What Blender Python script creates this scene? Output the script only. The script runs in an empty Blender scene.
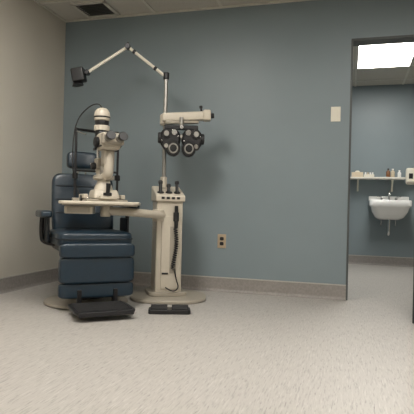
import bpy, math
from mathutils import Vector, Matrix, Quaternion
C=bpy.context; D=bpy.data
scn=C.scene
scn.view_settings.view_transform='Standard'
R=math.radians

# ---------------------------------------------------------------- materials
def srgb(r,g,b):
    f=lambda c:((c/255)/12.92 if c/255<=0.04045 else (((c/255)+0.055)/1.055)**2.4)
    return (f(r),f(g),f(b),1)
def mat(name,col,rough=0.5,metal=0.0,noise=0.06,nscale=30,bump=0.0,bscale=200,spec=0.5,emit=None,estr=0,coat=0):
    m=D.materials.new(name); m.use_nodes=True
    nt=m.node_tree; b=nt.nodes['Principled BSDF']
    b.inputs['Roughness'].default_value=rough; b.inputs['Metallic'].default_value=metal
    b.inputs['Specular IOR Level'].default_value=spec
    b.inputs['Coat Weight'].default_value=coat
    b.inputs['Coat Roughness'].default_value=0.25 if coat<0.5 else 0.05
    tc=nt.nodes.new('ShaderNodeTexCoord')
    n=nt.nodes.new('ShaderNodeTexNoise'); n.inputs['Scale'].default_value=nscale; n.inputs['Detail'].default_value=4
    nt.links.new(tc.outputs['Object'],n.inputs['Vector'])
    r=nt.nodes.new('ShaderNodeValToRGB')
    r.color_ramp.elements[0].position=0.3; r.color_ramp.elements[1].position=0.7
    r.color_ramp.elements[0].color=tuple(c*(1-noise) for c in col[:3])+(1,)
    r.color_ramp.elements[1].color=tuple(min(1,c*(1+noise)) for c in col[:3])+(1,)
    nt.links.new(n.outputs['Fac'],r.inputs['Fac']); nt.links.new(r.outputs['Color'],b.inputs['Base Color'])
    if bump>0:
        n2=nt.nodes.new('ShaderNodeTexNoise'); n2.inputs['Scale'].default_value=bscale
        nt.links.new(tc.outputs['Object'],n2.inputs['Vector'])
        bp=nt.nodes.new('ShaderNodeBump'); bp.inputs['Strength'].default_value=bump; bp.inputs['Distance'].default_value=0.003
        nt.links.new(n2.outputs['Fac'],bp.inputs['Height']); nt.links.new(bp.outputs['Normal'],b.inputs['Normal'])
    if emit:
        b.inputs['Emission Color'].default_value=emit; b.inputs['Emission Strength'].default_value=estr
    return m

M={}
M['teal']=mat('teal_wall_paint',srgb(126,138,143),0.42,noise=0.02,nscale=3,bump=0.12,bscale=260,spec=0.4)
M['greige']=mat('greige_wall_paint',srgb(190,185,174),0.6,noise=0.02,nscale=3,bump=0.15,bscale=220)
M['grid']=mat('ceiling_grid_metal',srgb(200,197,188),0.5)
M['base']=mat('cove_base_vinyl',srgb(141,136,132),0.5,noise=0.12,nscale=60)
M['basecap']=mat('cove_cap_strip',srgb(178,174,168),0.5)
M['cream']=mat('cream_enamel',srgb(192,184,169),0.35,noise=0.02)
M['cream2']=mat('cream_plastic_dark',srgb(158,151,138),0.4,noise=0.03)  # second, darker cream tone for bases, trims and instrument housings
M['putty']=mat('putty_base_enamel',srgb(140,133,122),0.45,noise=0.03)
M['white']=mat('white_ceramic',srgb(240,240,238),0.15,noise=0.01,coat=0.6)
M['plate']=mat('switch_plate_plastic',srgb(225,220,205),0.4,noise=0.01)
M['almond']=mat('almond_outlet_plastic',srgb(170,152,128),0.4,noise=0.02)
M['black']=mat('black_plastic',srgb(20,20,22),0.4,noise=0.1)
M['rubber']=mat('black_rubber',srgb(34,34,35),0.7,noise=0.15,bump=0.3)
M['dark']=mat('dark_grey_metal',srgb(48,48,50),0.4,metal=0.5)
M['chrome']=mat('chrome',srgb(210,210,210),0.15,metal=1.0,noise=0.01)
M['steel']=mat('brushed_steel',srgb(165,163,158),0.35,metal=0.9)
M['navy']=mat('navy_vinyl',srgb(13,37,52),0.4,noise=0.12,nscale=18,bump=0.35,bscale=160,coat=0.3)
M['navyside']=mat('navy_panel',srgb(10,23,33),0.5)
M['glass']=mat('dark_lens_glass',srgb(20,24,30),0.05,coat=1)
M['frame']=mat('door_frame_paint',srgb(72,76,76),0.45)
M['door']=mat('door_dark_laminate',srgb(40,42,44),0.5)
M['wood']=mat('shelf_laminate',srgb(222,218,208),0.4)
M['paper']=mat('carton_board',srgb(205,190,165),0.7)
M['amber']=mat('amber_bottle',srgb(120,80,50),0.25)
M['vent']=mat('vent_metal',srgb(92,92,90),0.5)
M['panel']=mat('lamp_diffuser',srgb(255,252,240),0.5,emit=(1.0,0.955,0.885,1),estr=23.0)
M['panelrear']=mat('lamp_diffuser_dim',srgb(255,252,240),0.5,emit=(1.0,0.955,0.885,1),estr=7.0)
M['panelfar']=mat('lamp_diffuser_far',srgb(255,252,240),0.5,emit=(1.0,0.97,0.91,1),estr=20)

def ceil_mat():
    m=D.materials.new('acoustic_ceiling_tile'); m.use_nodes=True; nt=m.node_tree; b=nt.nodes['Principled BSDF']
    b.inputs['Roughness'].default_value=0.9
    tc=nt.nodes.new('ShaderNodeTexCoord'); v=nt.nodes.new('ShaderNodeTexVoronoi'); v.inputs['Scale'].default_value=90
    nt.links.new(tc.outputs['Object'],v.inputs['Vector'])
    r=nt.nodes.new('ShaderNodeValToRGB'); r.color_ramp.elements[0].position=0.05; r.color_ramp.elements[1].position=0.25
    r.color_ramp.elements[0].color=srgb(135,131,123); r.color_ramp.elements[1].color=srgb(190,186,177)
    nt.links.new(v.outputs['Distance'],r.inputs['Fac']); nt.links.new(r.outputs['Color'],b.inputs['Base Color'])
    return m
M['ceil']=ceil_mat()
def floor_mat():
    m=D.materials.new('streaked_sheet_vinyl'); m.use_nodes=True; nt=m.node_tree; b=nt.nodes['Principled BSDF']
    b.inputs['Roughness'].default_value=0.42
    tc=nt.nodes.new('ShaderNodeTexCoord')
    def streak(rot,sx,sy,lo,hi):
        mp=nt.nodes.new('ShaderNodeMapping'); mp.inputs['Rotation'].default_value=(0,0,rot); mp.inputs['Scale'].default_value=(sx,sy,1)
        nt.links.new(tc.outputs['Object'],mp.inputs['Vector'])
        n=nt.nodes.new('ShaderNodeTexNoise'); n.inputs['Scale'].default_value=1; n.inputs['Detail'].default_value=3; n.inputs['Roughness'].default_value=0.6
        nt.links.new(mp.outputs['Vector'],n.inputs['Vector'])
        r=nt.nodes.new('ShaderNodeMapRange'); r.inputs['From Min'].default_value=lo; r.inputs['From Max'].default_value=hi
        nt.links.new(n.outputs['Fac'],r.inputs['Value']); return r.outputs['Result']
    def mix(fac,a,bcol):
        x=nt.nodes.new('ShaderNodeMix'); x.data_type='RGBA'
        nt.links.new(fac,x.inputs['Factor'])
        if isinstance(a,tuple): x.inputs['A'].default_value=a
        else: nt.links.new(a,x.inputs['A'])
        x.inputs['B'].default_value=bcol
        return x.outputs['Result']
    c=mix(streak(R(8),130,12,0.52,0.70),srgb(175,171,166),srgb(150,146,142))
    c=mix(streak(R(-12),150,11,0.54,0.70),c,srgb(190,186,181))
    c=mix(streak(R(22),140,14,0.60,0.72),c,srgb(128,123,120))
    nt.links.new(c,b.inputs['Base Color'])
    return m
M['floor']=floor_mat()

# ---------------------------------------------------------------- helpers
def empty(name,loc,rz=0):
    e=D.objects.new(name,None); scn.collection.objects.link(e); e.location=loc; e.rotation_euler=(0,0,rz); e.empty_display_size=0.1
    return e
def mk(name,verts,faces,m,parent=None,loc=(0,0,0),rot=(0,0,0),smooth=False,bevel=0,seg=3):
    me=D.meshes.new(name); me.from_pydata([tuple(v) for v in verts],[],faces); me.update()
    o=D.objects.new(name,me); scn.collection.objects.link(o)
    me.materials.append(m if not isinstance(m,str) else M[m])
    o.location=loc; o.rotation_euler=rot
    if parent: o.parent=parent
    if smooth or bevel>0:
        for p in me.polygons: p.use_smooth=True
    if bevel>0:
        b=o.modifiers.new('bev','BEVEL'); b.width=bevel; b.segments=seg; b.limit_method='ANGLE'; b.angle_limit=R(35)
        b.harden_normals=False
        w=o.modifiers.new('wn','WEIGHTED_NORMAL'); w.keep_sharp=True
    return o
def boxdata(c,s,verts,faces):
    n=len(verts)
    for dx in(-1,1):
        for dy in(-1,1):
            for dz in(-1,1): verts.append((c[0]+dx*s[0]/2,c[1]+dy*s[1]/2,c[2]+dz*s[2]/2))
    for f in((0,1,3,2),(4,6,7,5),(0,4,5,1),(2,3,7,6),(0,2,6,4),(1,5,7,3)): faces.append(tuple(n+i for i in f))
def box(name,parent,loc,size,m,bevel=0.004,rot=(0,0,0),taper=None):
    v=[];f=[]; boxdata((0,0,0),size,v,f)
    if taper: v=[(x*(taper[0] if z>0 else 1),y*(taper[1] if z>0 else 1),z) for x,y,z in v]
    return mk(name,v,f,m,parent,loc,rot,bevel=bevel)
def boxes(name,parent,lst,m,bevel=0):
    v=[];f=[]
    for c,s in lst: boxdata(c,s,v,f)
    return mk(name,v,f,m,parent,bevel=bevel)
def span(name,parent,a,b,m,bevel=0):
    c=[(a[i]+b[i])/2 for i in range(3)]; s=[abs(b[i]-a[i]) for i in range(3)]
    return box(name,parent,c,s,m,bevel)
def lathe(name,parent,prof,m,loc=(0,0,0),rot=(0,0,0),seg=32,sy=1.0):
    v=[];f=[]
    for r,z in prof:
        for i in range(seg):
            a=2*math.pi*i/seg; v.append((r*math.cos(a),r*math.sin(a)*sy,z))
    for k in range(len(prof)-1):
        for i in range(seg):
            j=(i+1)%seg; f.append((k*seg+i,k*seg+j,(k+1)*seg+j,(k+1)*seg+i))
    f.append(tuple(reversed(range(seg)))); f.append(tuple(range((len(prof)-1)*seg,len(prof)*seg)))
    o=mk(name,v,f,m,parent,loc,rot,bevel=0.0)
    for p in o.data.polygons: p.use_smooth=len(p.vertices)==4
    e=o.modifiers.new('es','EDGE_SPLIT'); e.split_angle=R(40)
    return o
def rod(name,parent,p1,p2,r,m,r2=None,seg=20,ch=0.15):
    p1=Vector(p1);p2=Vector(p2);d=p2-p1;L=d.length
    r2=r if r2 is None else r2
    c=min(r,r2)*ch
    q=d.to_track_quat('Z','Y').to_euler()
    return lathe(name,parent,[(r-c,0),(r,c),(r2,L-c),(r2-c,L)],m,p1,q,seg)
def tube(name,parent,pts,r,m,cyc=False,smooth=True):
    cu=D.curves.new(name,'CURVE'); cu.dimensions='3D'; cu.bevel_depth=r; cu.bevel_resolution=5; cu.resolution_u=10
    cu.use_fill_caps=True
    if smooth:
        s=cu.splines.new('NURBS'); s.points.add(len(pts)-1)
        for i,p in enumerate(pts): s.points[i].co=(*p,1)
        s.order_u=3; s.use_endpoint_u=True; s.use_cyclic_u=cyc
    else:
        s=cu.splines.new('POLY'); s.points.add(len(pts)-1)
        for i,p in enumerate(pts): s.points[i].co=(*p,1)
    cu.materials.append(M[m])
    o=D.objects.new(name,cu); scn.collection.objects.link(o)
    if parent:o.parent=parent
    return o
def cush(name,parent,loc,size,m,e=0.3,e2=None,rot=(0,0,0),nu=28,nv=56):
    e2=e if e2 is None else e2
    sg=lambda c,p: math.copysign(abs(c)**p,c)
    v=[];f=[]
    for i in range(1,nu):
        ph=-math.pi/2+math.pi*i/nu
        for j in range(nv):
            th=2*math.pi*(j+0.5)/nv
            v.append((size[0]/2*sg(math.cos(ph),e)*sg(math.cos(th),e2),size[1]/2*sg(math.cos(ph),e)*sg(math.sin(th),e2),size[2]/2*sg(math.sin(ph),e)))
    for i in range(nu-2):
        for j in range(nv):
            k=(j+1)%nv; f.append((i*nv+j,i*nv+k,(i+1)*nv+k,(i+1)*nv+j))
    f.append(tuple(reversed(range(nv)))); f.append(tuple(range((nu-2)*nv,(nu-1)*nv)))
    return mk(name,v,f,m,parent,loc,rot,smooth=True)
def prism(name,parent,pts,h,m,loc=(0,0,0),rot=(0,0,0),bevel=0.004,scale_top=1.0):
    n=len(pts); v=[(x,y,0) for x,y in pts]+[(x*scale_top,y*scale_top,h) for x,y in pts]
    f=[tuple(reversed(range(n))),tuple(range(n,2*n))]+[(i,(i+1)%n,n+(i+1)%n,n+i) for i in range(n)]
    return mk(name,v,f,m,parent,loc,rot,bevel=bevel)
def rrect(w,d,r,n=8):
    pts=[]
    for cx,cy,a0 in((w/2-r,d/2-r,0),(-w/2+r,d/2-r,90),(-w/2+r,-d/2+r,180),(w/2-r,-d/2+r,270)):
        for i in range(n+1):
            a=R(a0+90*i/n); pts.append((cx+r*math.cos(a),cy+r*math.sin(a)))
    return pts
def loft(name,parent,rings,m,loc=(0,0,0),capstart=True,capend=True):
    n=len(rings[0]); v=[p for r in rings for p in r]; f=[]
    for k in range(len(rings)-1):
        for i in range(n):
            j=(i+1)%n; f.append((k*n+i,k*n+j,(k+1)*n+j,(k+1)*n+i))
    if capstart:f.append(tuple(reversed(range(n))))
    if capend:f.append(tuple(range((len(rings)-1)*n,len(rings)*n)))
    o=mk(name,v,f,m,parent,loc,smooth=True)
    es=o.modifiers.new('es','EDGE_SPLIT'); es.split_angle=R(50)
    return o
def ring(w,d,r,z,cy): return [(x,y+cy,z) for x,y in rrect(w,d,r)]

# ---------------------------------------------------------------- room
H=2.44; XR=4.6; YB=-5.6; YF=3.0; DX0=2.6; DX1=3.58; DZ=2.086; T=0.12
span('floor',None,(-0.1,YB-0.1,-0.1),(XR+0.1,YF+0.1,0),'floor')
span('ceiling',None,(-0.1,YB-0.1,H),(XR+0.1,YF+0.1,H+0.1),'ceil')
span('wall_left',None,(-0.1,YB-0.1,0),(0,YF+0.1,H),'greige')
span('wall_right',None,(XR,YB-0.1,0),(XR+0.1,YF+0.1,H),'greige')
span('wall_rear',None,(0,YB-0.1,0),(XR,YB,H),'greige')
boxes('wall_back',None,[((DX0/2,T/2,H/2),(DX0,T,H)),(((DX0+DX1)/2,T/2,(DZ+H)/2),(DX1-DX0,T,H-DZ)),(((DX1+XR)/2,T/2,H/2),(XR-DX1,T,H))],'teal')
span('wall_far',None,(0,YF,0),(XR,YF+0.1,H),'teal')
span('wall_partition',None,(1.7,T,0),(1.8,YF,H),'teal')
bh=0.115
def cove(name,a,b,n):
    a=Vector(a);b=Vector(b);n=Vector(n)
    prof=[(0.0,0.0),(0.022,0.0),(0.012,0.008),(0.007,0.022),(0.006,bh),(0.0,bh)]
    v=[];f=[]
    for p in(a,b):
        for q,z in prof: v.append((p.x+n.x*q,p.y+n.y*q,z))
    k=len(prof)
    for i in range(k):
        j=(i+1)%k; f.append((i,j,k+j,k+i))
    f.append(tuple(range(k)));f.append(tuple(range(k,2*k)))
    o=mk(name,v,f,'base')
    d=(b-a); c=(a+b)/2+n*0.005
    o2=box(name+'_cap',o,(c.x,c.y,bh+0.004),(abs(d.x)+0.01*abs(n.x) if abs(d.x)>0 else 0.01,abs(d.y) if abs(d.y)>0 else 0.01,0.009),'basecap',0)
    return o
cove('baseboard_back',(0,0,0),(DX0-0.0,0,0),(0,-1,0))
cove('baseboard_left',(0,YB,0),(0,0,0),(1,0,0))
cove('baseboard_far',(1.8,YF,0),(XR,YF,0),(0,-1,0))
cove('baseboard_right',(XR,YB,0),(XR,0,0),(-1,0,0))
g=[]
for i in range(0,9):
    x=0.30+0.61*i
    if x<XR: g.append(((x,(YB+0)/2,H-0.003),(0.024,-YB,0.006)))
for i in range(0,10):
    y=-0.42-0.61*i
    if y>YB: g.append(((XR/2,y,H-0.0035),(XR,0.024,0.007)))
boxes('ceiling_grid',None,g,'grid')
g=[]
for x in(2.04,2.65,3.26,3.87,4.48): g.append(((x,(T+YF)/2,H-0.003),(0.024,YF-T,0.006)))
for y in(0.27,0.88,2.1,2.71): g.append((((1.8+XR)/2,y,H-0.0035),(XR-1.8,0.024,0.007)))
boxes('ceiling_grid',None,g,'grid')
boxes('trim_1',None,[((XR/2,-0.01,H-0.006),(XR,0.02,0.012)),((0.01,YB/2,H-0.006),(0.02,-YB,0.012))],'grid')
def troffer(x0,x1,y0,y1,mt):
    e=empty('ceiling_light',((x0+x1)/2,(y0+y1)/2,H)); w=x1-x0;d=y1-y0
    box('diffuser',e,(0,0,-0.008),(w-0.04,d-0.04,0.008),mt,0)
    boxes('bezel',e,[((0,d/2-0.01,-0.008),(w,0.02,0.016)),((0,-d/2+0.01,-0.008),(w,0.02,0.016)),((w/2-0.01,0,-0.008),(0.02,d,0.016)),((-w/2+0.01,0,-0.008),(0.02,d,0.016))],'grid')
for x in (0.91,2.74):
    troffer(x,x+0.61,-2.86,-1.64,'panel')
    troffer(x,x+0.61,-5.3,-4.08,'panelrear')
troffer(2.65,3.26,0.88,2.1,'panelfar')
e=empty('ceiling_vent',(0.43,-0.21,H))
boxes('rim',e,[((0,0.14,-0.008),(0.32,0.03,0.014)),((0,-0.14,-0.008),(0.32,0.03,0.014)),((0.145,0,-0.008),(0.03,0.3,0.014)),((-0.145,0,-0.008),(0.03,0.3,0.014))],'grid')
box('throat',e,(0,0,-0.003),(0.27,0.26,0.004),'black',0)
for i in range(8): box('louver_%d'%(i+1),e,(0,-0.105+0.03*i,-0.012),(0.262,0.02,0.003),'vent',0,rot=(R(35),0,0))

# door frame + open door
e=empty('door_frame',((DX0+DX1)/2,T/2,0))
w=DX1-DX0
boxes('casing',e,[((-w/2+0.006,0,DZ/2),(0.016,T+0.01,DZ)),((w/2-0.006,0,DZ/2),(0.016,T+0.01,DZ)),((0,0,DZ-0.006),(w,T+0.01,0.022))],'frame',0.002)
L=0.93; dv=Vector((-0.57,-0.765,0)).normalized()
e=empty('door_1',(DX1+0.0,-0.04,0),math.atan2(dv.y,dv.x))
box('leaf',e,(L/2,0,1.03),(L,0.042,2.03),'door',0.003)
for s in(-1,1):
    rod('handle_rose_%d'%(s+2),e,(L-0.07,s*0.021,1.0),(L-0.07,s*0.035,1.0),0.026,'steel')
    tube('handle_lever_%d'%(s+2),e,[(L-0.07,s*0.03,1.0),(L-0.07,s*0.07,1.0),(L-0.10,s*0.075,1.0),(L-0.19,s*0.072,1.0)],0.009,'steel')

# wall plates
e=empty('wall_outlet',(1.57,0,0.43))
box('plate',e,(0,-0.004,0),(0.074,0.007,0.118),'almond',0.003)
for z in(-0.021,0.021):
    cush('receptacle_%d'%(1 if z<0 else 2),e,(0,-0.008,z),(0.034,0.006,0.03),'dark',0.5)
    for x in(-0.007,0.007): box('slot',e,(x,-0.0112,z+0.003),(0.003,0.001,0.011),'black',0)
e=empty('light_switch',(2.49,0,1.49))
box('plate',e,(0,-0.004,0),(0.076,0.007,0.12),'plate',0.003)
box('rocker',e,(0,-0.009,0),(0.032,0.006,0.066),'plate',0.002,rot=(R(4),0,0))
e=empty('wall_rail_bracket',(0,-1.12,0.73))
box('plate',e,(0.006,0,0),(0.012,0.14,0.045),'plate',0.003)
box('lip',e,(0.02,0,-0.015),(0.02,0.12,0.008),'plate',0.002)

# ---------------------------------------------------------------- far room: sink, shelf
e=empty('wall_sink',(3.11,YF,-0.02))
loft('basin',e,[ring(0.26,0.20,0.07,0.64,-0.12),ring(0.36,0.29,0.09,0.67,-0.16),ring(0.44,0.36,0.08,0.74,-0.19),ring(0.47,0.40,0.07,0.80,-0.205),ring(0.51,0.42,0.05,0.82,-0.212),ring(0.51,0.42,0.05,0.885,-0.212),ring(0.50,0.41,0.05,0.893,-0.212),
  ring(0.40,0.27,0.10,0.890,-0.24),ring(0.38,0.25,0.10,0.86,-0.24),ring(0.28,0.18,0.08,0.77,-0.235)],'white')
box('backsplash',e,(0,-0.02,0.90),(0.51,0.036,0.10),'white',0.01)
tube('faucet_spout',e,[(0,-0.07,0.89),(0,-0.07,0.99),(0,-0.12,1.02),(0,-0.2,1.0),(0,-0.21,0.965)],0.012,'chrome')
for s in(-1,1):
    rod('tap_stem_%d'%(s+2),e,(s*0.09,-0.07,0.885),(s*0.09,-0.07,0.93),0.016,'chrome')
    tube('tap_handle_%d'%(s+2),e,[(s*0.09,-0.07,0.935),(s*0.12,-0.09,0.94),(s*0.15,-0.10,0.945)],0.008,'chrome')
tube('drain_trap',e,[(0,-0.16,0.67),(0,-0.16,0.50),(0,-0.15,0.44),(0,-0.11,0.44),(0,-0.10,0.50),(0,-0.09,0.53),(0,-0.0,0.53)],0.02,'chrome')
for s in(-1,1): tube('supply_%d'%(s+2),e,[(s*0.09,-0.06,0.76),(s*0.09,-0.06,0.56),(s*0.09,-0.0,0.55)],0.006,'chrome')

e=empty('wall_shelf',(2.93,YF,1.165))
box('board',e,(0,-0.125,0),(0.74,0.25,0.022),'wood',0.003)
for i,x in enumerate((-0.22,0.22)):
    boxes('bracket_%d'%(i+1),e,[((x,-0.006,-0.09),(0.022,0.012,0.16)),((x,-0.11,-0.016),(0.022,0.2,0.01))],'plate')
    rod('bracket_brace_%d'%(i+1),e,(x,-0.01,-0.15),(x,-0.18,-0.018),0.007,'plate')
S=1.176
e=empty('tissue_box',(2.70,YF-0.12,S)); box('carton',e,(0,0,0.035),(0.15,0.1,0.07),'paper',0.003); cush('tissue',e,(0,0,0.075),(0.06,0.03,0.04),'plate',0.9)
e=empty('supply_tray',(2.85,YF-0.12,S)); boxes('tray',e,[((0,0,0.004),(0.13,0.1,0.008)),((0,0.048,0.02),(0.13,0.004,0.04)),((0,-0.048,0.02),(0.13,0.004,0.04)),((0.063,0,0.02),(0.004,0.1,0.04)),((-0.063,0,0.02),(0.004,0.1,0.04))],'plate')
for i in range(4): rod('vial_%d'%(i+1),e,(-0.045+0.03*i,0,0.008),(-0.045+0.03*i,0,0.07),0.011,['white','paper','white','white'][i])
def bottle(x,y,h,r,m,cap):
    e=empty('bottle',(x,y,S))
    lathe('body',e,[(r*.9,0),(r,0.006),(r,h*.65),(r*.4,h*.8),(r*.4,h*.88)],m)
    lathe('cap',e,[(r*.5,h*.86),(r*.5,h)],cap)
bottle(3.09,YF-0.13,0.12,0.025,'amber','black'); bottle(3.15,YF-0.1,0.12,0.026,'paper','white'); bottle(3.23,YF-0.12,0.10,0.024,'white','white')
e=empty('soap_dispenser',(3.375,YF,1.2))
cush('body',e,(0,-0.055,0),(0.12,0.108,0.22),'plate',0.35); box('window',e,(0,-0.108,0.0),(0.05,0.006,0.07),'dark',0.002); box('push_bar',e,(0,-0.10,-0.085),(0.09,0.03,0.03),'cream2',0.005)

# ---------------------------------------------------------------- instrument stand
st=empty('instrument_stand',(1.232,-0.44,0),R(16))
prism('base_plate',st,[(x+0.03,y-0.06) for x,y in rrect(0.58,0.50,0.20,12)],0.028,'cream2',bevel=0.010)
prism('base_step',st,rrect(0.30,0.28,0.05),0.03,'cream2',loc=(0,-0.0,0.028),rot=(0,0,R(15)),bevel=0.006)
col=empty('column_frame',(0,0,0),R(15)); col.parent=st
box('column',col,(0,0,0.42),(0.205,0.21,0.74),'cream',0.012)
box('front_panel',col,(0.012,-0.108,0.36),(0.15,0.012,0.56),'cream',0.004)
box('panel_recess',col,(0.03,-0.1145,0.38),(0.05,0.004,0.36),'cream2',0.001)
v=[(-.115,-.13,0),(.115,-.13,0),(.115,.115,0),(-.115,.115,0),(-.115,-.13,.05),(.115,-.13,.05),(.115,.115,.13),(-.115,.115,.13)]
mk('console',v,[(3,2,1,0),(4,5,6,7),(0,1,5,4),(1,2,6,5),(2,3,7,6),(3,0,4,7)],'cream',col,loc=(0,0,0.75),bevel=0.012)
for i,x in enumerate((-0.07,-0.005,0.06)):
    lathe('well_%d'%(i+1),col,[(0.026,0),(0.026,0.012),(0.018,0.012)],'black',loc=(x,-0.07,0.815),rot=(R(18),0,0))
    rod('instrument_handle_%d'%(i+1),col,(x,-0.075,0.80),(x,-0.055,0.885 if i!=1 else 0.865),0.013,'black')
    cush('instrument_head_%d'%(i+1),col,(x,-0.052,0.90 if i!=1 else 0.875),(0.034,0.03,0.034),'dark' if i else 'black',0.7)
for i in range(4): box('switch_%d'%(i+1),col,(-0.06+0.04*i,-0.131,0.778),(0.024,0.008,0.018),'black',0.002)
rod('holster',col,(0.045,-0.13,0.60),(0.045,-0.13,0.67),0.022,'dark')
rod('hand_instrument',col,(0.045,-0.133,0.55),(0.045,-0.133,0.72),0.014,'black')
coil=[]
for i in range(0,150):
    a=i*0.75; coil.append((0.04+0.013*math.cos(a)+0.012*math.sin(i*0.03),-0.135+0.013*math.sin(a),0.55-0.0021*i))
tube('coiled_cord',col,coil,0.0045,'black')
tube('cord_loop',col,[(0.04,-0.135,0.24),(0.05,-0.15,0.16),(0.08,-0.14,0.09),(0.02,-0.16,0.06),(-0.03,-0.15,0.10)],0.005,'black')
box('drawer_pull',col,(-0.03,-0.118,0.20),(0.05,0.008,0.012),'dark',0.002)
rod('pole',st,(-0.04,0.05,0.80),(-0.04,0.05,1.75),0.016,'steel')
rod('pole_collar',st,(-0.04,0.05,0.86),(-0.04,0.05,0.95),0.026,'cream')
A=(-0.04,0.05,1.75);B=(-0.353,0.05,1.985);Cc=(-0.668,0.03,1.765)
rod('lamp_pivot',st,(-0.04,0.05,1.73),(-0.04,0.05,1.785),0.024,'dark')
rod('lamp_arm_1',st,A,B,0.012,'plate'); rod('lamp_arm_2',st,B,Cc,0.012,'plate')
rod('lamp_elbow',st,(B[0],0.02,B[2]),(B[0],0.08,B[2]),0.022,'dark'); rod('elbow_knob',st,(B[0],0.05,B[2]),(B[0]+0.0,0.05,B[2]+0.035),0.008,'dark')
for t,n in((0.25,1),(0.8,2)):
    p=Vector(A).lerp(Vector(B),t); q=Vector(A).lerp(Vector(B),t+0.06); rod('arm_sleeve_%d'%n,st,p,q,0.017,'dark')
rod('lamp_wrist',st,(Cc[0],0.0,Cc[2]),(Cc[0],0.06,Cc[2]),0.018,'dark')
rod('lamp_neck',st,Cc,(-0.70,0.03,1.745),0.012,'black')
box('lamp_head',st,(-0.735,0.03,1.74),(0.10,0.10,0.11),'black',0.012,rot=(0,R(-12),0))
lathe('lamp_shade',st,[(0.03,0),(0.046,-0.03),(0.042,-0.03)],'black',loc=(-0.745,0.03,1.69),rot=(0,R(-12),0))
rod('arm_hub',st,(-0.04,0.05,1.36),(-0.04,0.05,1.45),0.042,'cream',ch=0.25)
box('phoropter_arm',st,(0.12,0.0,1.425),(0.36,0.075,0.07),'cream',0.016,rot=(0,R(-3),R(-4)))
box('arm_underside',st,(0.10,0.0,1.383),(0.26,0.05,0.03),'cream2',0.008,rot=(0,R(-3),0))
box('arm_end_block',st,(0.295,-0.015,1.435),(0.06,0.095,0.085),'cream',0.014)
rod('end_knob',st,(0.25,0,1.46),(0.245,0,1.50),0.008,'dark'); rod('end_knob_cap',st,(0.245,0,1.495),(0.243,0,1.515),0.013,'black')
rod('side_knob',st,(0.325,-0.015,1.435),(0.35,-0.015,1.437),0.02,'dark')
ph=empty('phoropter_head',(0.095,-0.03,1.225),R(6)); ph.parent=st; ph.scale=(1.1,1.0,1.2)
rod('hanger',ph,(0,0,0.09),(0,0,0.16),0.016,'steel')
box('top_bar',ph,(0,0,0.09),(0.24,0.05,0.03),'dark',0.006)
rod('level_knob',ph,(0,-0.03,0.09),(0,-0.055,0.09),0.014,'chrome')
for s in(-1,1):
    n='L' if s<0 else 'R'
    def yc(nm,x,z,r,y0,y1,m,ch=0.12): rod(nm+'_'+n,ph,(x,y0,z),(x,y1,z),r,m,seg=32,ch=ch)
    yc('lens_housing',s*0.078,0.015,0.076,0.03,-0.025,'black')
    yc('housing_ring',s*0.078,0.015,0.066,-0.025,-0.031,'dark')
    yc('dial',s*0.105,0.045,0.030,-0.03,-0.045,'dark')
    yc('dial_hub',s*0.105,0.045,0.018,-0.045,-0.055,'steel')
    yc('rear_dial',s*0.05,0.055,0.020,-0.03,-0.042,'chrome')
    yc('aperture_turret',s*0.055,-0.05,0.050,0.02,-0.05,'black')
    yc('aperture_ring',s*0.055,-0.05,0.034,-0.05,-0.058,'steel')
    yc('aperture_lens',s*0.055,-0.05,0.024,-0.058,-0.061,'glass')
    yc('cylinder_knob',s*0.105,-0.035,0.026,-0.02,-0.05,'dark')
    yc('cylinder_knob_cap',s*0.105,-0.035,0.015,-0.05,-0.057,'chrome')
    rod('sphere_wheel_'+n,ph,(s*0.14,0,0.02),(s*0.165,0,0.02),0.036,'dark')
    for k in range(6):
        a=R(60*k+15); cush('index_bead_%s%d'%(n,k),ph,(s*0.078+0.058*math.cos(a),-0.031,0.015+0.058*math.sin(a)),(0.012,0.008,0.012),'chrome',1,nu=8,nv=12)
rod('nose_bridge',ph,(-0.02,0,0.03),(0.02,0,0.03),0.02,'steel')
rod('swing_collar',st,(-0.06,-0.12,0.60),(-0.06,-0.12,0.69),0.045,'cream')
tube('swing_arm',st,[(-0.03,-0.10,0.645),(-0.08,-0.22,0.65),(-0.16,-0.34,0.66),(-0.30,-0.42,0.67),(-0.42,-0.44,0.67)],0.030,'cream')
rod('swing_post',st,(-0.40,-0.44,0.63),(-0.40,-0.44,0.704),0.036,'cream')

# foot pedal
e=empty('foot_pedal',(1.47,-0.99,0),R(20))
prism('body',e,rrect(0.28,0.12,0.02),0.028,'black',bevel=0.005)
box('treadle_1',e,(-0.07,0,0.034),(0.11,0.10,0.016),'rubber',0.004,rot=(R(5),0,0)); box('treadle_2',e,(0.07,0,0.034),(0.11,0.10,0.016),'rubber',0.004,rot=(R(5),0,0))
tube('cord',e,[(0,0.05,0.015),(0.0,0.12,0.006),(-0.06,0.17,0.006),(-0.10,0.22,0.006)],0.005,'black')

# ---------------------------------------------------------------- slit lamp table + slit lamp
tb=empty('slit_lamp_table',(0.943,-0.99,0),R(22))
prism('top',tb,rrect(0.54,0.34,0.06),0.022,'cream',loc=(0,0,0.713),bevel=0.006)
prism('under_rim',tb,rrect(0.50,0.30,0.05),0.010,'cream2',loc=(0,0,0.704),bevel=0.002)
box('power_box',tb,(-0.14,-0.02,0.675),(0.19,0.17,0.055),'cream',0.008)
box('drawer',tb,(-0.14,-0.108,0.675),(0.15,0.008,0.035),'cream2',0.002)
sl=empty('slit_lamp',(0.955,-0.985,0.735),R(46)); sl.scale=(1.12,1.08,1.0)
box('rail_plate',sl,(0,0.0,0.008),(0.26,0.18,0.016),'cream2',0.004)
for s in(-1,1):
    rod('wheel_%d'%(s+2),sl,(s*0.122,0.02,0.022),(s*0.139,0.02,0.022),0.022,'dark')
    box('rail_cover_%d'%(s+2),sl,(s*0.12,0.02,0.035),(0.03,0.10,0.03),'cream',0.005)
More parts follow.
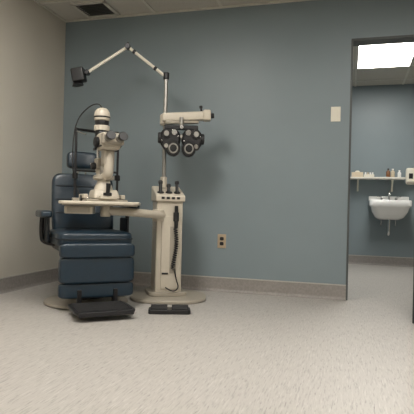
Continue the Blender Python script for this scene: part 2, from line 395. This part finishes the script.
rod('axle',sl,(-0.13,0.02,0.022),(0.13,0.02,0.022),0.008,'chrome')
box('cross_slide',sl,(0,-0.01,0.05),(0.17,0.15,0.065),'cream',0.014,taper=(0.85,0.8))
rod('joystick',sl,(0.0,-0.085,0.05),(0.0,-0.10,0.125),0.011,'black',0.015); lathe('joystick_ring',sl,[(0.026,0),(0.026,0.02)],'black',loc=(0,-0.085,0.04))
box('front_lip',sl,(0,-0.08,0.028),(0.11,0.05,0.025),'cream',0.006)
lathe('post_base',sl,[(0.06,0.08),(0.052,0.11),(0.042,0.13),(0.038,0.16)],'cream')
rod('main_post',sl,(0,0,0.07),(0,0,0.25),0.026,'steel')
lathe('angle_disc',sl,[(0.058,0.15),(0.066,0.158),(0.066,0.178),(0.054,0.184)],'cream2')
tube('microscope_arm',sl,[(0,0,0.17),(0,-0.07,0.175),(0,-0.10,0.22),(0,-0.08,0.33)],0.030,'cream')
box('arm_upper',sl,(0,-0.07,0.31),(0.066,0.08,0.13),'cream2',0.014)
box('microscope_body',sl,(0,-0.075,0.41),(0.12,0.15,0.12),'cream',0.024)
box('body_band',sl,(0,-0.075,0.375),(0.124,0.11,0.012),'dark',0.002)
rod('objective',sl,(0,-0.01,0.40),(0,0.035,0.40),0.036,'black')
rod('zoom_dial_1',sl,(0.058,-0.06,0.405),(0.082,-0.06,0.405),0.036,'dark'); rod('zoom_dial_2',sl,(-0.082,-0.06,0.405),(-0.058,-0.06,0.405),0.036,'dark')
box('prism_housing',sl,(0,-0.155,0.42),(0.135,0.055,0.08),'cream2',0.014)
for s in(-1,1):
    rod('eyepiece_tube_%d'%(s+2),sl,(s*0.036,-0.165,0.42),(s*0.037,-0.205,0.427),0.026,'steel')
    rod('eyepiece_%d'%(s+2),sl,(s*0.037,-0.20,0.426),(s*0.038,-0.245,0.434),0.024,'black',0.030)
    box('breath_tab_%d'%(s+2),sl,(s*0.07,-0.03,0.36),(0.012,0.04,0.02),'dark',0.003)
tube('lamp_bracket',sl,[(0,0,0.165),(0,0.07,0.165),(0,0.085,0.20),(0,0.075,0.26)],0.024,'cream')
box('slit_drum',sl,(0,0.07,0.27),(0.07,0.065,0.08),'cream2',0.012)
rod('slit_knob_1',sl,(0.034,0.07,0.25),(0.06,0.07,0.25),0.027,'dark'); rod('slit_knob_2',sl,(-0.06,0.07,0.25),(-0.034,0.07,0.25),0.027,'dark')
rod('mirror_stem_1',sl,(-0.018,0.075,0.29),(-0.018,0.075,0.47),0.009,'chrome'); rod('mirror_stem_2',sl,(0.018,0.075,0.29),(0.018,0.075,0.47),0.009,'chrome')
box('mirror_head',sl,(0,0.07,0.405),(0.03,0.02,0.05),'black',0.003,rot=(R(25),0,0))
lathe('illumination_tower',sl,[(0.032,0.455),(0.042,0.465),(0.042,0.50),(0.035,0.51),(0.035,0.545),(0.044,0.55),(0.044,0.575)],'black',loc=(0,0.065,0))
lathe('filter_ring',sl,[(0.049,0.505),(0.049,0.54)],'cream',loc=(0,0.065,0))
lathe('lamp_housing',sl,[(0.040,0.573),(0.048,0.58),(0.051,0.61),(0.046,0.64),(0.033,0.66),(0.014,0.668)],'cream',loc=(0,0.065,0))
lathe('lamp_housing_band',sl,[(0.0512,0.595),(0.0522,0.605)],'dark',loc=(0,0.065,0))
for s in(-1,1):
    rod('headrest_post_%d'%(s+2),sl,(s*0.14,0.15,0.0),(s*0.14,0.15,0.52),0.008,'dark')
    rod('height_knob_%d'%(s+2),sl,(s*0.14,0.15,0.16),(s*0.14,0.15,0.20),0.018,'black')
tube('brow_band',sl,[(-0.14,0.15,0.515),(-0.10,0.20,0.52),(0,0.22,0.52),(0.10,0.20,0.52),(0.14,0.15,0.515)],0.010,'black')
rod('chin_crossbar',sl,(-0.14,0.15,0.22),(0.14,0.15,0.22),0.008,'dark')
rod('chin_post',sl,(0,0.15,0.21),(0,0.15,0.26),0.012,'cream'); cush('chin_cup',sl,(0,0.16,0.27),(0.08,0.06,0.03),'white',0.7)
rod('fixation_arm',sl,(-0.14,0.15,0.50),(-0.10,0.07,0.47),0.004,'chrome')
tube('lamp_cable',sl,[(0,0.07,0.66),(0.0,0.10,0.71),(-0.05,0.17,0.70),(-0.12,0.22,0.60),(-0.15,0.20,0.42),(-0.15,0.17,0.15),(-0.10,0.14,0.012)],0.004,'black')
box('chinrest_base',sl,(0,0.15,0.012),(0.31,0.03,0.024),'cream2',0.004)

# ---------------------------------------------------------------- exam chair
ch=empty('exam_chair',(0.785,-0.879,0),R(41))
lathe('floor_plate',ch,[(0.29,0),(0.30,0.008),(0.295,0.022),(0.24,0.034),(0.13,0.045)],'putty',seg=56)
lathe('plate_ring',ch,[(0.14,0.04),(0.13,0.07),(0.12,0.09)],'dark',seg=40)
box('pump_column',ch,(0,0,0.19),(0.20,0.22,0.24),'black',0.02)
box('pump_sleeve',ch,(0,0,0.33),(0.24,0.26,0.10),'dark',0.02)
box('seat_frame',ch,(0,0,0.405),(0.44,0.46,0.05),'black',0.01)
cush('seat_cushion',ch,(0,-0.03,0.475),(0.52,0.54,0.115),'navy',0.35,0.22)
tube('seat_piping',ch,[(x,y-0.03,0.478) for x,y in rrect(0.522,0.542,0.07,6)],0.005,'navyside',cyc=True)
box('legrest_board',ch,(0,-0.27,0.29),(0.44,0.03,0.36),'black',0.01,rot=(R(-4),0,0))
for i,(z,h) in enumerate(((0.405,0.10),(0.275,0.175),(0.14,0.105))):
    cush('legrest_cushion_%d'%(i+1),ch,(0,-0.315-(z-0.275)*0.07,z),(0.50,0.088,h),'navy',0.22 if i==1 else 0.32,0.3,rot=(R(-4),0,0))
boxes('footrest_brackets',ch,[((-0.12,-0.33,0.10),(0.03,0.06,0.10)),((0.12,-0.33,0.10),(0.03,0.06,0.10))],'black',0.004)
prism('footrest',ch,[(x-0.01,y-0.50) for x,y in rrect(0.38,0.32,0.05)],0.018,'dark',loc=(0,0,0.045),bevel=0.005)
for i in range(9): box('tread_%d'%(i+1),ch,(-0.01,-0.625+0.031*i,0.066),(0.33,0.014,0.006),'rubber',0.001)
box('footrest_lip',ch,(-0.01,-0.655,0.048),(0.34,0.014,0.03),'dark',0.004)
box('back_support',ch,(0,0.27,0.62),(0.09,0.03,0.48),'black',0.008,rot=(R(-10),0,0))
cush('backrest',ch,(0,0.225,0.715),(0.46,0.10,0.46),'navy',0.25,0.3,rot=(R(-10),0,0))
tube('backrest_piping',ch,[(x,0.225-0.02+z*0.176,0.715+z) for x,z in rrect(0.455,0.455,0.06,6)],0.004,'navyside',cyc=True)
for i,z in enumerate((0.85,0.75,0.65)):
    yy=0.225-0.052+(z-0.715)*0.176
    tube('backrest_seam_%d'%(i+1),ch,[(-0.21,yy,z),(0,yy,z),(0.21,yy,z)],0.004,'navyside')
boxes('headrest_stems',ch,[((-0.03,0.30,0.98),(0.012,0.012,0.16)),((0.03,0.30,0.98),(0.012,0.012,0.16))],'chrome',0.003)
cush('headrest',ch,(0,0.285,1.055),(0.24,0.085,0.13),'navy',0.4,0.4,rot=(R(-8),0,0))
for s,z,t in((-1,0.64,0),(1,0.69,6)):
    n='left' if s<0 else 'right'
    cush('arm_pad_'+n,ch,(s*0.315,-0.0+(0.05 if s>0 else 0),z),(0.085,0.34,0.05),'navy',0.4,0.35,rot=(R(-t),0,0))
    tube('arm_bracket_'+n,ch,[(s*0.20,0.10,0.42),(s*0.30,0.12,0.42),(s*0.315,0.12,0.50),(s*0.315,0.08,z-0.03)],0.016,'black')
    box('arm_side_'+n,ch,(s*0.285,0.06,0.53),(0.02,0.20,0.18),'navyside',0.008)

# ---------------------------------------------------------------- camera
cam=D.cameras.new('camera'); co=D.objects.new('camera',cam); scn.collection.objects.link(co)
cam.sensor_fit='HORIZONTAL'; cam.sensor_width=36; cam.lens=500/414*36
co.location=(2.62,-4.15,0.70)
fw=Vector((-math.sin(R(16)),math.cos(R(16)),math.tan(R(0.25)))).normalized()
q=fw.to_track_quat('-Z','Y'); 
co.rotation_mode='QUATERNION'
co.rotation_quaternion=Quaternion(fw,R(-1.4))@q
scn.camera=co
w=D.worlds.new('world'); w.use_nodes=True; w.node_tree.nodes['Background'].inputs[0].default_value=(0.5,0.55,0.6,1); w.node_tree.nodes['Background'].inputs[1].default_value=0.05; scn.world=w
